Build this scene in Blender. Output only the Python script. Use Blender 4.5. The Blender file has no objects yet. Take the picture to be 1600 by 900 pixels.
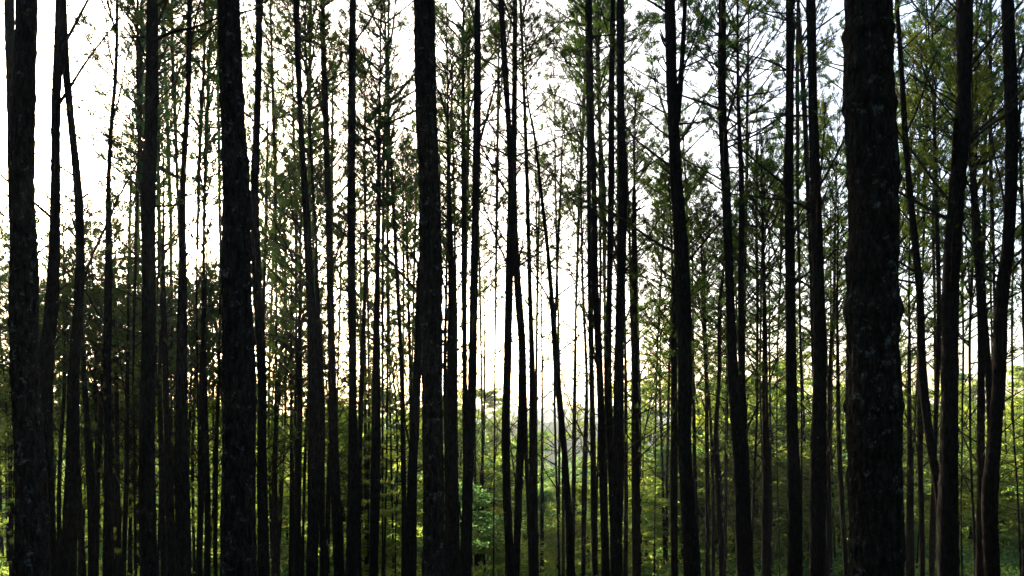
import bpy, math, random
import numpy as np
from mathutils import Vector, Matrix

# ------------------------------------------------------------------ camera, sky, sun, exposure
scene = bpy.context.scene
FPX, HORIZON, EYE = 1163.0, 640.0, 1.6          # focal length in photo pixels, horizon row, eye height
cam_data = bpy.data.cameras.new('camera')
cam_data.sensor_width = 36.0
cam_data.lens = FPX / 1600 * 36.0
cam_data.shift_y = (HORIZON - 450) / 1600
cam_data.clip_end = 4000
camera = bpy.data.objects.new('camera', cam_data)
camera.location = (0, 0, EYE)
camera.rotation_euler = (math.radians(90), 0, 0)
scene.collection.objects.link(camera)
scene.camera = camera

SUN_DIR = Vector(((315 - 800) / FPX, 1.0, (HORIZON - 350) / FPX)).normalized()
SUN_EL = math.asin(SUN_DIR.z)
SUN_AZ = math.atan2(SUN_DIR.x, SUN_DIR.y)
world = bpy.data.worlds.new('World')
scene.world = world
world.use_nodes = True
wn = world.node_tree
wn.nodes.clear()
sky = wn.nodes.new('ShaderNodeTexSky')
sky.sky_type = 'NISHITA'
sky.sun_disc = False
sky.sun_elevation = SUN_EL
sky.sun_rotation = SUN_AZ
sky.air_density = 0.8
sky.dust_density = 3.5
sky.ozone_density = 1.0
bg = wn.nodes.new('ShaderNodeBackground')
bg.inputs['Strength'].default_value = 0.15
wo = wn.nodes.new('ShaderNodeOutputWorld')
wn.links.new(sky.outputs[0], bg.inputs[0])
wn.links.new(bg.outputs[0], wo.inputs[0])

sun_data = bpy.data.lights.new('sun', 'SUN')
sun_data.energy = 5.0
sun_data.angle = math.radians(0.5)
sun_data.color = (1.0, 0.88, 0.70)
sun = bpy.data.objects.new('sun', sun_data)
sun.rotation_euler = SUN_DIR.to_track_quat('Z', 'Y').to_euler()
scene.collection.objects.link(sun)

scene.view_settings.view_transform = 'Standard'
scene.view_settings.look = 'None'
scene.view_settings.exposure = 2.15
scene.view_settings.gamma = 1.0
scene.view_settings.use_curve_mapping = False
scene.cycles.use_denoising = True
scene.cycles.max_bounces = 6
scene.cycles.transparent_max_bounces = 8
scene.cycles.diffuse_bounces = 3
scene.cycles.volume_bounces = 0

rng = np.random.default_rng(7)
random.seed(7)
col = scene.collection


def at(x, y, d):
    """the point d metres ahead that the photo shows at pixel x, y"""
    return np.array([(x - 800) / FPX * d, d, EYE + (HORIZON - y) / FPX * d])


# ------------------------------------------------------------------ helpers
def mesh_from(name, verts, faces, mats, smooth=True, mat_index=None):
    """verts n x 3 array; faces m x 3 or m x 4 array (or a list of such arrays)"""
    if not isinstance(faces, (list, tuple)):
        faces = [faces]
    faces = [np.asarray(f, dtype=np.int32) for f in faces if len(f)]
    me = bpy.data.meshes.new(name)
    verts = np.asarray(verts, dtype=np.float32)
    n_poly = sum(len(f) for f in faces)
    loops = np.concatenate([f.ravel() for f in faces])
    sizes = np.concatenate([np.full(len(f), f.shape[1], dtype=np.int32) for f in faces])
    starts = np.concatenate([[0], np.cumsum(sizes)[:-1]]).astype(np.int32)
    me.vertices.add(len(verts))
    me.vertices.foreach_set('co', verts.ravel())
    me.loops.add(len(loops))
    me.loops.foreach_set('vertex_index', loops)
    me.polygons.add(n_poly)
    me.polygons.foreach_set('loop_start', starts)
    me.polygons.foreach_set('loop_total', sizes)
    me.polygons.foreach_set('use_smooth', np.full(n_poly, smooth, dtype=bool))
    for m in (mats if isinstance(mats, (list, tuple)) else [mats]):
        me.materials.append(m)
    if mat_index is not None:
        me.polygons.foreach_set('material_index', np.asarray(mat_index, dtype=np.int32))
    me.update(calc_edges=True)
    me.validate()
    return me


def link(name, data, parent=None, loc=None, rot=None, scale=None):
    o = bpy.data.objects.new(name, data)
    if loc is not None:
        o.location = loc
    if rot is not None:
        o.rotation_euler = rot
    if scale is not None:
        o.scale = (scale, scale, scale) if np.isscalar(scale) else scale
    if parent is not None:
        o.parent = parent
    col.objects.link(o)
    return o


def tag(o, label, cat, group=None, kind=None):
    if label:
        o['label'] = label
    if cat:
        o['category'] = cat
    if group:
        o['group'] = group
    if kind:
        o['kind'] = kind
    return o


def hash01(ix, iy, seed):
    h = (ix.astype(np.int64) * 374761393 + iy.astype(np.int64) * 668265263 + seed * 1442695041) & 0x7fffffff
    h = ((h ^ (h >> 13)) * 1274126177) & 0x7fffffff
    h = (h ^ (h >> 16)) & 0xffffff
    return h / float(0xffffff)


def vnoise(x, y, seed, wrap=None):
    """smooth value noise; wrap: the period of x in whole cells"""
    x0, y0 = np.floor(x), np.floor(y)
    fx, fy = x - x0, y - y0
    fx, fy = fx * fx * (3 - 2 * fx), fy * fy * (3 - 2 * fy)
    xa, xb = x0, x0 + 1
    if wrap:
        xa, xb = np.mod(xa, wrap), np.mod(xb, wrap)
    a, b = hash01(xa, y0, seed), hash01(xb, y0, seed)
    c, d = hash01(xa, y0 + 1, seed), hash01(xb, y0 + 1, seed)
    return (a * (1 - fx) + b * fx) * (1 - fy) + (c * (1 - fx) + d * fx) * fy


def worley(x, y, seed, wrap):
    """F2 - F1 of a cell pattern that wraps in x; and the nearest cell's own value"""
    x0, y0 = np.floor(x), np.floor(y)
    f1 = np.full(x.shape, 9.0)
    f2 = np.full(x.shape, 9.0)
    val = np.zeros(x.shape)
    for i in (-1, 0, 1):
        for j in (-1, 0, 1):
            cx, cy = x0 + i, y0 + j
            wx = np.mod(cx, wrap)
            px = cx + 0.1 + 0.8 * hash01(wx, cy, seed)
            py = cy + 0.1 + 0.8 * hash01(wx, cy, seed + 11)
            d = np.hypot(px - x, py - y)
            v = hash01(wx, cy, seed + 23)
            near = d < f1
            f2 = np.where(near, f1, np.minimum(f2, d))
            val = np.where(near, v, val)
            f1 = np.where(near, d, f1)
    return f2 - f1, val


# ------------------------------------------------------------------ materials
def new_mat(name):
    m = bpy.data.materials.new(name)
    m.use_nodes = True
    nt = m.node_tree
    nt.nodes.clear()
    out = nt.nodes.new('ShaderNodeOutputMaterial')
    return m, nt, out


def N(nt, kind, **kw):
    n = nt.nodes.new(kind)
    for k, v in kw.items():
        setattr(n, k, v)
    return n


def ramp(nt, fac, stops):
    r = nt.nodes.new('ShaderNodeValToRGB')
    els = r.color_ramp.elements
    while len(els) < len(stops):
        els.new(0.5)
    for e, (p, c) in zip(els, stops):
        e.position = p
        e.color = (*c, 1)
    nt.links.new(fac, r.inputs[0])
    return r.outputs[0]


def noise(nt, vec, scale, detail=4.0, rough=0.6):
    n = nt.nodes.new('ShaderNodeTexNoise')
    n.inputs['Scale'].default_value = scale
    n.inputs['Detail'].default_value = detail
    n.inputs['Roughness'].default_value = rough
    nt.links.new(vec, n.inputs['Vector'])
    return n.outputs['Fac']


def mix_rgb(nt, fac, a, b):
    m = nt.nodes.new('ShaderNodeMix')
    m.data_type = 'RGBA'
    if hasattr(fac, 'node'):
        nt.links.new(fac, m.inputs[0])
    else:
        m.inputs[0].default_value = fac
    for s, v in ((m.inputs[6], a), (m.inputs[7], b)):
        if hasattr(v, 'node'):
            nt.links.new(v, s)
        else:
            s.default_value = (*v, 1)
    return m.outputs[2]


def bark_material(name, dark, light, lichen, lichen_amount, bump_scale=1.0):
    m, nt, out = new_mat(name)
    tc = N(nt, 'ShaderNodeTexCoord')
    oi = N(nt, 'ShaderNodeObjectInfo')
    mp = N(nt, 'ShaderNodeMapping')
    mp.inputs['Scale'].default_value = (1, 1, 0.28)
    add = N(nt, 'ShaderNodeVectorMath', operation='ADD')
    sc = N(nt, 'ShaderNodeVectorMath', operation='SCALE')
    sc.inputs[3].default_value = 37.0
    nt.links.new(oi.outputs['Random'], sc.inputs[0])
    nt.links.new(tc.outputs['Object'], add.inputs[0])
    nt.links.new(sc.outputs[0], add.inputs[1])
    nt.links.new(add.outputs[0], mp.inputs['Vector'])
    v = mp.outputs[0]
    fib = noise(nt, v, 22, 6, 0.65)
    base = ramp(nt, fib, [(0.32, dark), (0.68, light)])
    blot = noise(nt, add.outputs[0], 9.0, 5, 0.7)
    lm = ramp(nt, blot, [(lichen_amount, (0, 0, 0)), (lichen_amount + 0.07, (1, 1, 1))])
    base = mix_rgb(nt, lm, base, lichen)
    speck = noise(nt, add.outputs[0], 34.0, 2, 0.5)
    sm = ramp(nt, speck, [(0.71, (0, 0, 0)), (0.75, (0.8, 0.8, 0.8))])
    base = mix_rgb(nt, sm, base, tuple(min(1, c * 1.3) for c in lichen))
    vor = N(nt, 'ShaderNodeTexVoronoi', feature='DISTANCE_TO_EDGE')
    vor.inputs['Scale'].default_value = 26
    wv = N(nt, 'ShaderNodeVectorMath', operation='ADD')
    nz = N(nt, 'ShaderNodeTexNoise')
    nz.inputs['Scale'].default_value = 14
    nt.links.new(v, nz.inputs['Vector'])
    ws = N(nt, 'ShaderNodeVectorMath', operation='SCALE')
    ws.inputs[3].default_value = 0.07
    nt.links.new(nz.outputs['Color'], ws.inputs[0])
    nt.links.new(v, wv.inputs[0])
    nt.links.new(ws.outputs[0], wv.inputs[1])
    nt.links.new(wv.outputs[0], vor.inputs['Vector'])
    groove = ramp(nt, vor.outputs[0], [(0.02, (0.25, 0.25, 0.25)), (0.16, (1, 1, 1))])
    gm = N(nt, 'ShaderNodeMix')
    gm.data_type = 'RGBA'
    gm.blend_type = 'MULTIPLY'
    gm.inputs[0].default_value = 0.5 if bump_scale > 1 else 0.4
    nt.links.new(base, gm.inputs[6])
    nt.links.new(groove, gm.inputs[7])
    base = gm.outputs[2]
    b = N(nt, 'ShaderNodeBsdfPrincipled')
    b.inputs['Roughness'].default_value = 0.9
    b.inputs['Specular IOR Level'].default_value = 0.0
    nt.links.new(base, b.inputs['Base Color'])
    bump = N(nt, 'ShaderNodeBump')
    bump.inputs['Strength'].default_value = 0.9
    bump.inputs['Distance'].default_value = 0.012 * bump_scale
    mx = N(nt, 'ShaderNodeMath', operation='ADD')
    nt.links.new(vor.outputs[0], mx.inputs[0])
    nt.links.new(fib, mx.inputs[1])
    nt.links.new(mx.outputs[0], bump.inputs['Height'])
    nt.links.new(bump.outputs[0], b.inputs['Normal'])
    nt.links.new(b.outputs[0], out.inputs[0])
    return m


def leaf_material(name, a, b_, trans_gain, trans_mix, yellow=0.0, noise_scale=0.35):
    """leaves: diffuse reflection plus light passing through; clumps differ in hue"""
    m, nt, out = new_mat(name)
    tc = N(nt, 'ShaderNodeTexCoord')
    oi = N(nt, 'ShaderNodeObjectInfo')
    add = N(nt, 'ShaderNodeVectorMath', operation='ADD')
    sc = N(nt, 'ShaderNodeVectorMath', operation='SCALE')
    sc.inputs[3].default_value = 53.0
    nt.links.new(oi.outputs['Random'], sc.inputs[0])
    nt.links.new(tc.outputs['Object'], add.inputs[0])
    nt.links.new(sc.outputs[0], add.inputs[1])
    n1 = noise(nt, add.outputs[0], noise_scale, 3, 0.6)
    c = ramp(nt, n1, [(0.35, a), (0.62, b_)])
    n2 = noise(nt, add.outputs[0], noise_scale * 7, 2, 0.6)
    if yellow > 0:
        ym = ramp(nt, n2, [(0.6, (0, 0, 0)), (0.72, (yellow, yellow, yellow))])
        c = mix_rgb(nt, ym, c, (0.11, 0.11, 0.025))
    hs = N(nt, 'ShaderNodeHueSaturation')
    nt.links.new(c, hs.inputs['Color'])
    mr = N(nt, 'ShaderNodeMapRange')
    mr.inputs[3].default_value = 0.75
    mr.inputs[4].default_value = 1.25
    nt.links.new(oi.outputs['Random'], mr.inputs[0])
    nt.links.new(mr.outputs[0], hs.inputs['Value'])
    dif = N(nt, 'ShaderNodeBsdfDiffuse')
    nt.links.new(hs.outputs[0], dif.inputs[0])
    tr = N(nt, 'ShaderNodeBsdfTranslucent')
    gain = N(nt, 'ShaderNodeVectorMath', operation='MULTIPLY')
    gain.inputs[1].default_value = trans_gain
    nt.links.new(hs.outputs[0], gain.inputs[0])
    nt.links.new(gain.outputs[0], tr.inputs[0])
    ms = N(nt, 'ShaderNodeMixShader')
    ms.inputs[0].default_value = trans_mix
    nt.links.new(dif.outputs[0], ms.inputs[1])
    nt.links.new(tr.outputs[0], ms.inputs[2])
    nt.links.new(ms.outputs[0], out.inputs[0])
    return m


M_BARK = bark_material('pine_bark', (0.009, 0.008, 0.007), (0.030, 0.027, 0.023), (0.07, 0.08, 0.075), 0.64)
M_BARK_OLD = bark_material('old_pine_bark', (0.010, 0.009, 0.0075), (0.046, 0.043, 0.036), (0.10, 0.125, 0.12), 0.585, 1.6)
M_TWIG = bark_material('twig_bark', (0.02, 0.016, 0.012), (0.05, 0.04, 0.03), (0.08, 0.08, 0.07), 0.72, 0.3)
M_NEEDLE = leaf_material('pine_needles', (0.018, 0.036, 0.016), (0.034, 0.062, 0.018), (2.0, 2.0, 0.8), 0.45, 0.2)
M_NEEDLE_COOL = leaf_material('shade_tinted_pine_needles', (0.014, 0.036, 0.022), (0.022, 0.050, 0.024), (1.8, 2.0, 1.2), 0.5, 0.1)  # cool dark cast of skylit shade put into the needle colour
M_NEEDLE_DRY = leaf_material('yellowing_pine_needles', (0.032, 0.055, 0.018), (0.055, 0.072, 0.020), (2.2, 2.0, 0.7), 0.45, 0.4)
M_NEEDLE_YOUNG = leaf_material('young_pine_needles', (0.045, 0.075, 0.024), (0.090, 0.105, 0.028), (3.0, 3.0, 1.6), 0.62, 0.3)
M_LEAF = leaf_material('young_leaves', (0.065, 0.105, 0.030), (0.115, 0.135, 0.032), (3.0, 3.0, 1.8), 0.66, 0.3, 0.5)
M_LEAF_GREEN = leaf_material('valley_leaves', (0.028, 0.070, 0.036), (0.048, 0.088, 0.038), (2.8, 2.7, 1.5), 0.58, 0.15, 0.3)


def ground_material():
    m, nt, out = new_mat('forest_floor')
    tc = N(nt, 'ShaderNodeTexCoord')
    v = tc.outputs['Object']
    litter = ramp(nt, noise(nt, v, 3.5, 8, 0.7), [(0.3, (0.028, 0.018, 0.010)), (0.7, (0.085, 0.055, 0.030))])
    green = ramp(nt, noise(nt, v, 0.6, 6, 0.65), [(0.3, (0.030, 0.065, 0.012)), (0.55, (0.060, 0.105, 0.018)), (0.75, (0.10, 0.11, 0.03))])
    sep = N(nt, 'ShaderNodeSeparateXYZ')
    nt.links.new(v, sep.inputs[0])
    mr = N(nt, 'ShaderNodeMapRange')
    mr.inputs[1].default_value = 20
    mr.inputs[2].default_value = 34
    nt.links.new(sep.outputs[1], mr.inputs[0])
    c = mix_rgb(nt, mr.outputs[0], litter, green)
    b = N(nt, 'ShaderNodeBsdfPrincipled')
    b.inputs['Roughness'].default_value = 1.0
    b.inputs['Specular IOR Level'].default_value = 0.0
    nt.links.new(c, b.inputs['Base Color'])
    bump = N(nt, 'ShaderNodeBump')
    bump.inputs['Distance'].default_value = 0.05
    nt.links.new(noise(nt, v, 12, 6, 0.7), bump.inputs['Height'])
    nt.links.new(bump.outputs[0], b.inputs['Normal'])
    nt.links.new(b.outputs[0], out.inputs[0])
    return m


def plain_material(name, a, b_, scale):
    m, nt, out = new_mat(name)
    tc = N(nt, 'ShaderNodeTexCoord')
    c = ramp(nt, noise(nt, tc.outputs['Object'], scale, 8, 0.7), [(0.35, a), (0.65, b_)])
    b = N(nt, 'ShaderNodeBsdfPrincipled')
    b.inputs['Roughness'].default_value = 1.0
    b.inputs['Specular IOR Level'].default_value = 0.0
    nt.links.new(c, b.inputs['Base Color'])
    nt.links.new(b.outputs[0], out.inputs[0])
    return m


M_GROUND = ground_material()
M_HILL = plain_material('wooded_hill', (0.018, 0.040, 0.018), (0.045, 0.075, 0.030), 0.06)


# ------------------------------------------------------------------ ground and hills
GP = np.array([(-60, 6.0), (-20, 2.5), (0, 0.0), (6, -0.9), (14, -3.0), (22, -4.9), (32, -6.2), (50, -6.9), (90, -7.6), (150, -8.8),
               (220, -18.0), (320, -34.0), (420, -30.0), (700, -30.0), (3000, -30.0)])


def ground_z(x, y):
    x, y = np.asarray(x, float), np.asarray(y, float)
    z = np.interp(y, GP[:, 0], GP[:, 1])
    w = np.clip((y - 2) / 10, 0, 1)
    z = z + w * 0.5 * (vnoise(x * 0.12 + 50, y * 0.12 + 50, 3) - 0.5) + w * 0.15 * (vnoise(x * 0.6 + 90, y * 0.6 + 50, 4) - 0.5)
    # the slope falls away into a valley straight ahead, the clearing beside it stays high
    u = x / np.maximum(y, 1)
    valley = np.clip((y - 35) / 60, 0, 1) * np.exp(-((u - 0.02) / 0.22) ** 2) * 6.0
    return z - valley


def grid_sheet(xs, ys, zfun):
    X, Y = np.meshgrid(xs, ys)
    Z = zfun(X, Y)
    v = np.stack([X.ravel(), Y.ravel(), Z.ravel()], 1)
    nx, ny = len(xs), len(ys)
    i = np.arange(nx - 1)[None, :] + nx * np.arange(ny - 1)[:, None]
    i = i.ravel()
    return v, np.stack([i, i + 1, i + nx + 1, i + nx], 1)


def spread_axis(lo, hi, fine, n):
    t = np.linspace(-1, 1, n)
    s = np.sign(t) * np.abs(t) ** 3
    return np.where(s < 0, -s * lo, s * hi) + fine * t


gx = spread_axis(-1800, 1800, 60, 121)
gy = np.concatenate([np.linspace(-60, 60, 121), 60 + np.cumsum(np.linspace(2, 60, 80))])
v, f = grid_sheet(gx, gy, ground_z)
ground = link('ground', mesh_from('ground', v, f, M_GROUND))
tag(ground, 'forest slope of needle litter falling to a green clearing', None, None, 'structure')


def ridge(name, y0, y1, crest, label, seed, x0=-900, x1=900):
    """a wooded ridge: crest(x) gives the height of its top"""
    xs = np.arange(x0, x1, 6.0)
    ys = np.linspace(y0, y1, 50)

    def zf(X, Y):
        t = (Y - y0) / (y1 - y0)
        prof = np.sin(np.clip(t, 0, 1) * math.pi) ** 0.8
        base = -36
        bump = (vnoise(X / 9, Y / 9, seed) - 0.5) * 5 + (vnoise(X / 30, Y / 30, seed + 1) - 0.5) * 6
        return base + (crest(X) - base) * prof + bump * prof
    vv, ff = grid_sheet(xs, ys, zf)
    o = link(name, mesh_from(name, vv, ff, M_HILL))
    return tag(o, label, None, None, 'structure')


ridge('far_hill', 900, 1500, lambda X: -8 + 26 * np.exp(-((X + 20) / 260.) ** 2) * 0.3 + 10 * np.sin(X / 170.), 'hazy blue wooded ridge beyond the valley', 21)
ridge('valley_hill', 380, 620, lambda X: -12 + 4 * np.sin(X / 70. + 1), 'wooded hillside across the valley', 31, -500, 500)


# ------------------------------------------------------------------ trunks
def hermite(pts, ts):
    """pts n x k sorted by column 0; cubic through them at ts"""
    t = pts[:, 0]
    out = []
    for c in range(1, pts.shape[1]):
        y = pts[:, c]
        if len(t) < 3:
            out.append(np.interp(ts, t, y))
            continue
        m = np.gradient(y, t)
        i = np.clip(np.searchsorted(t, ts) - 1, 0, len(t) - 2)
        h = t[i + 1] - t[i]
        s = np.clip((ts - t[i]) / h, 0, 1)
        h00, h10 = 2 * s**3 - 3 * s**2 + 1, s**3 - 2 * s**2 + s
        h01, h11 = -2 * s**3 + 3 * s**2, s**3 - s**2
        out.append(h00 * y[i] + h10 * h * m[i] + h01 * y[i + 1] + h11 * h * m[i + 1])
    return out


def trunk_axis(pts, d, top_z, seed):
    """centre line x, y, radius as functions of height, from traced (row, x, width) points"""
    P = np.array(sorted([((HORIZON - y) / FPX * d + EYE, (x - 800) / FPX * d, w * d / FPX / 2) for y, x, w in pts]))
    if len(P) == 1:
        P = np.vstack([P, P + [1, 0, 0]])
    # below the frame: on to the ground with the same lean
    sl = np.clip((P[1, 1] - P[0, 1]) / (P[1, 0] - P[0, 0]), -0.06, 0.06)
    gz = float(ground_z(P[0, 1], d)) - 0.25
    if P[0, 0] > gz + 0.3:
        lowest = P[0].copy()
        P = np.vstack([[gz, lowest[1] - sl * (lowest[0] - gz), lowest[2] * 1.18], P])
    su = np.clip((P[-1, 1] - P[-2, 1]) / (P[-1, 0] - P[-2, 0]), -0.05, 0.05)
    z1, x1, r1 = P[-1]
    if top_z > z1 + 0.5:
        zm = (z1 + top_z) / 2
        P = np.vstack([P, [zm, x1 + su * (zm - z1), r1 * 0.62], [top_z, x1 + su * (top_z - z1), max(0.012, r1 * 0.12)]])
    return P


class Trunk:
    def __init__(self, pts, d, top_z, seed):
        self.P, self.d, self.seed = trunk_axis(pts, d, top_z, seed), d, seed
        self.z0, self.z1 = self.P[0, 0], self.P[-1, 0]
        self.ph = seed * 1.7

    def at(self, z):
        z = np.clip(np.atleast_1d(z), self.z0, self.z1)
        x, r = hermite(self.P, z)
        y = self.d + 0.10 * np.sin(z * 0.35 + self.ph) + 0.02 * np.sin(z * 1.3 + self.ph * 2)
        return x, y, np.maximum(r, 0.008)


def trunk_mesh(T, sides, zs, bark=0.0, cell=0.05, bulges=(), knots=True):
    x, y, r = T.at(zs)
    for bz, bh, ba in bulges:
        r = r * (1 + ba * np.exp(-((zs - bz) / bh) ** 2))
    fl = np.exp(-(zs - T.z0) / 0.35)
    r = r * (1 + 0.25 * fl)
    th = np.linspace(0, 2 * math.pi, sides, endpoint=False)
    TH, Z = np.meshgrid(th, zs)
    R = np.repeat(r[:, None], sides, 1)
    u = TH / (2 * math.pi)
    # out-of-round stem with slow swellings, whorl knots
    R = R * (1 + 0.05 * np.sin(2 * TH + Z * 0.7 + T.seed) + 0.045 * (vnoise(u * 4, Z * 1.8 + 40, T.seed, 4) - 0.5) * 2)
    R = R * (1 + 0.09 * (vnoise(u * 8, Z * 7.0 + 40, T.seed + 5, 8) - 0.5))
    if knots:
        ks = 0.55 + 0.25 * hash01(np.array([1]), np.array([T.seed]), 9)[0]
        k = np.exp(-(((Z / ks) % 1 - 0.5) / 0.07) ** 2)
        R = R * (1 + 0.13 * k * vnoise(u * 5, np.floor(Z / ks) * 3.3 + 7, T.seed + 2, 5))
    if bark > 0:
        circ = 2 * math.pi * float(np.median(r[: max(3, len(r) // 2)]))
        n = max(8, int(round(circ / cell)))
        wob = vnoise(u * n * 0.5, Z * 9 + 11, T.seed + 3, max(1, int(n * 0.5))) * 0.9
        cell_d, cell_v = worley(u * n + wob * 0, Z / (cell * 3.0) + wob, T.seed + 8, n)
        plate = np.clip(cell_d / 0.25, 0, 1)
        plate = plate * plate * (3 - 2 * plate)
        rough = vnoise(u * n * 3, Z / cell * 1.1 + 9, T.seed + 6, n * 3) - 0.5
        R = R + bark * (plate - 0.6) + bark * 0.55 * (cell_v - 0.5) + bark * 0.5 * rough
    X = x[:, None] + R * np.cos(TH)
    Y = y[:, None] + R * np.sin(TH)
    V = np.stack([X.ravel(), Y.ravel(), Z.ravel()], 1)
    nr = len(zs)
    a = (np.arange(nr - 1)[:, None] * sides + np.arange(sides)[None, :]).ravel()
    b = (np.arange(nr - 1)[:, None] * sides + (np.arange(sides)[None, :] + 1) % sides).ravel()
    F = np.stack([a, b, b + sides, a + sides], 1)
    top = np.arange(sides)[None, :] + (nr - 1) * sides
    V = np.vstack([V, [[x[-1], y[-1], zs[-1] + 0.02]]])
    c = len(V) - 1
    t0 = np.arange(sides) + (nr - 1) * sides
    t1 = (np.arange(sides) + 1) % sides + (nr - 1) * sides
    caps = np.stack([t0, t1, np.full(sides, c)], 1)
    return V, [F, caps]


# ------------------------------------------------------------------ boughs and needles
class Wood:
    """thin tapering tubes, three- or four-sided, gathered into one mesh"""
    def __init__(self):
        self.v, self.f, self.n = [], [], 0

    def tube(self, P, r0, r1, sides=3):
        P = np.asarray(P, float)
        k = len(P)
        D = np.gradient(P, axis=0)
        D /= np.linalg.norm(D, axis=1)[:, None] + 1e-9
        ref = np.array([0.31, 0.22, 0.92]) if abs(D[0][2]) < 0.8 else np.array([0.9, 0.3, 0.1])
        A = np.cross(D, ref)
        A /= np.linalg.norm(A, axis=1)[:, None] + 1e-9
        B = np.cross(D, A)
        r = np.linspace(r0, r1, k)
        ring = []
        for s in range(sides):
            a = 2 * math.pi * s / sides
            ring.append(P + (A * math.cos(a) + B * math.sin(a)) * r[:, None])
        V = np.stack(ring, 1).reshape(-1, 3)
        a = (np.arange(k - 1)[:, None] * sides + np.arange(sides)[None, :]).ravel()
        b = (np.arange(k - 1)[:, None] * sides + (np.arange(sides)[None, :] + 1) % sides).ravel()
        self.f.append(np.stack([a, b, b + sides, a + sides], 1) + self.n)
        self.v.append(V)
        self.n += len(V)


def needle_tris(pos, dirs, r, n, length, width, spread, droop=0.0):
    """n slender triangles fanned round each direction"""
    m = len(pos)
    pos = np.repeat(pos, n, 0)
    d = np.repeat(dirs, n, 0)
    rnd = r.normal(size=(m * n, 3))
    rnd -= (rnd * d).sum(1)[:, None] * d
    rnd /= np.linalg.norm(rnd, axis=1)[:, None] + 1e-9
    ang = r.uniform(0.15, spread, m * n)[:, None]
    nd = d * np.cos(ang) + rnd * np.sin(ang)
    nd[:, 2] -= droop
    nd /= np.linalg.norm(nd, axis=1)[:, None]
    L = (length * r.uniform(0.6, 1.15, m * n))[:, None]
    side = np.cross(nd, r.normal(size=(m * n, 3)))
    side /= np.linalg.norm(side, axis=1)[:, None] + 1e-9
    W = width * r.uniform(0.7, 1.3, m * n)[:, None]
    base = pos + nd * 0.01
    mid = base + nd * L * 0.45
    tip = base + nd * L
    V = np.stack([base, mid + side * W * 0.5, tip, mid - side * W * 0.5], 1).reshape(-1, 3)
    i = np.arange(m * n)[:, None] * 4
    return V, np.concatenate([i, i + 1, i + 2, i + 3], 1)


def bough(wood, tp, td, r, start, az, el, L, r0, twig_step=0.22, twig_len=0.55, bare=0.3, curve=0.35, depth2=True):
    """one ascending bough with side twigs; appends tuft positions and directions"""
    k = 7
    dirv = np.array([math.cos(az) * math.cos(el), math.sin(az) * math.cos(el), math.sin(el)])
    P = [np.array(start, float)]
    d = dirv.copy()
    for j in range(k - 1):
        d = d + np.array([r.normal(0, 0.07), r.normal(0, 0.07), curve / k + r.normal(0, 0.05)])
        d /= np.linalg.norm(d)
        P.append(P[-1] + d * L / (k - 1))
    P = np.array(P)
    wood.tube(P, r0, max(0.004, r0 * 0.22), 4)
    tt = np.linspace(0, 1, k)
    n = int(L * (1 - bare) / twig_step) + 1
    for q in range(n):
        t = bare + (1 - bare) * (q + r.uniform(0.2, 0.9)) / n
        t = min(t, 0.99)
        p = np.array([np.interp(t, tt, P[:, c]) for c in range(3)])
        i = min(int(t * (k - 1)), k - 2)
        dd = P[i + 1] - P[i]
        dd /= np.linalg.norm(dd)
        side = np.cross(dd, [0, 0, 1.0]) * (1 if (q % 2) else -1) + np.array([0, 0, r.uniform(-0.35, 0.6)])
        side /= np.linalg.norm(side) + 1e-9
        a = r.uniform(0.6, 1.1)
        e = dd * math.cos(a) + side * math.sin(a)
        tl = twig_len * r.uniform(0.5, 1.2) * (1.15 - 0.6 * t)
        Q = [p]
        for j in range(3):
            e = e + np.array([0, 0, 0.12]) + r.normal(0, 0.08, 3)
            e /= np.linalg.norm(e)
            Q.append(Q[-1] + e * tl / 3)
        Q = np.array(Q)
        wood.tube(Q, max(0.005, r0 * 0.3), 0.003, 3)
        m = max(2, int(tl / 0.10))
        for j in range(m):
            s = 0.35 + 0.65 * (j + 1) / m
            tp.append([np.interp(s, [0, 1/3, 2/3, 1], Q[:, c]) for c in range(3)])
            ee = e + r.normal(0, 0.18, 3)
            td.append(ee / np.linalg.norm(ee))
    for j in range(3):
        tp.append(P[-1] - d * 0.08 * j)
        td.append(d)


def make_crown(seed, H=9.0, spread=2.6, n=46, el=(0.35, 0.95), density=1.0, needles=7, length=0.17, width=0.014, top=0.5, low=0.0):
    """a pine crown on a unit stem from z = 0 to H: (wood mesh data, needle mesh data)"""
    r = np.random.default_rng(seed)
    wood, tp, td = Wood(), [], []
    for i in range(n):
        t = low + (1 - low) * ((i + r.uniform(0, 1)) / n)
        whorl = round(t * 16) / 16 + r.normal(0, 0.008)
        t = 0.3 * t + 0.7 * min(max(whorl, 0.01), 0.985)
        prof = math.sin(math.pi * min(1, (0.28 + 0.72 * t)) ** 1.25) ** 0.7
        L = spread * max(0.16, prof) * r.uniform(0.65, 1.15)
        L = max(L, top)
        e = el[0] + (el[1] - el[0]) * t + r.normal(0, 0.24)
        az = r.uniform(0, 2 * math.pi)
        # crowns are lopsided: some sides and heights carry little
        if 0.5 + 0.5 * math.sin(az * 2 + t * 9 + seed) < 0.45 * r.random():
            L *= 0.45
        bough(wood, tp, td, r, (0, 0, t * H - 0.1), az, e, L, 0.012 + 0.008 * L,
              twig_step=0.20 / density, twig_len=0.5, bare=0.35 if t < 0.6 else 0.18)
    tp.append([0, 0, H]); td.append([0, 0, 1.0])
    V, F = needle_tris(np.array(tp), np.array(td), r, needles, length, width, 1.05)
    return wood, V, F


def fans_to_meshes(name, wood, V, F, mat):
    wv, wf = np.vstack(wood.v), np.vstack(wood.f)
    return mesh_from('boughs', wv, wf, M_TWIG, True), mesh_from(name, V, F, mat, False)


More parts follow.
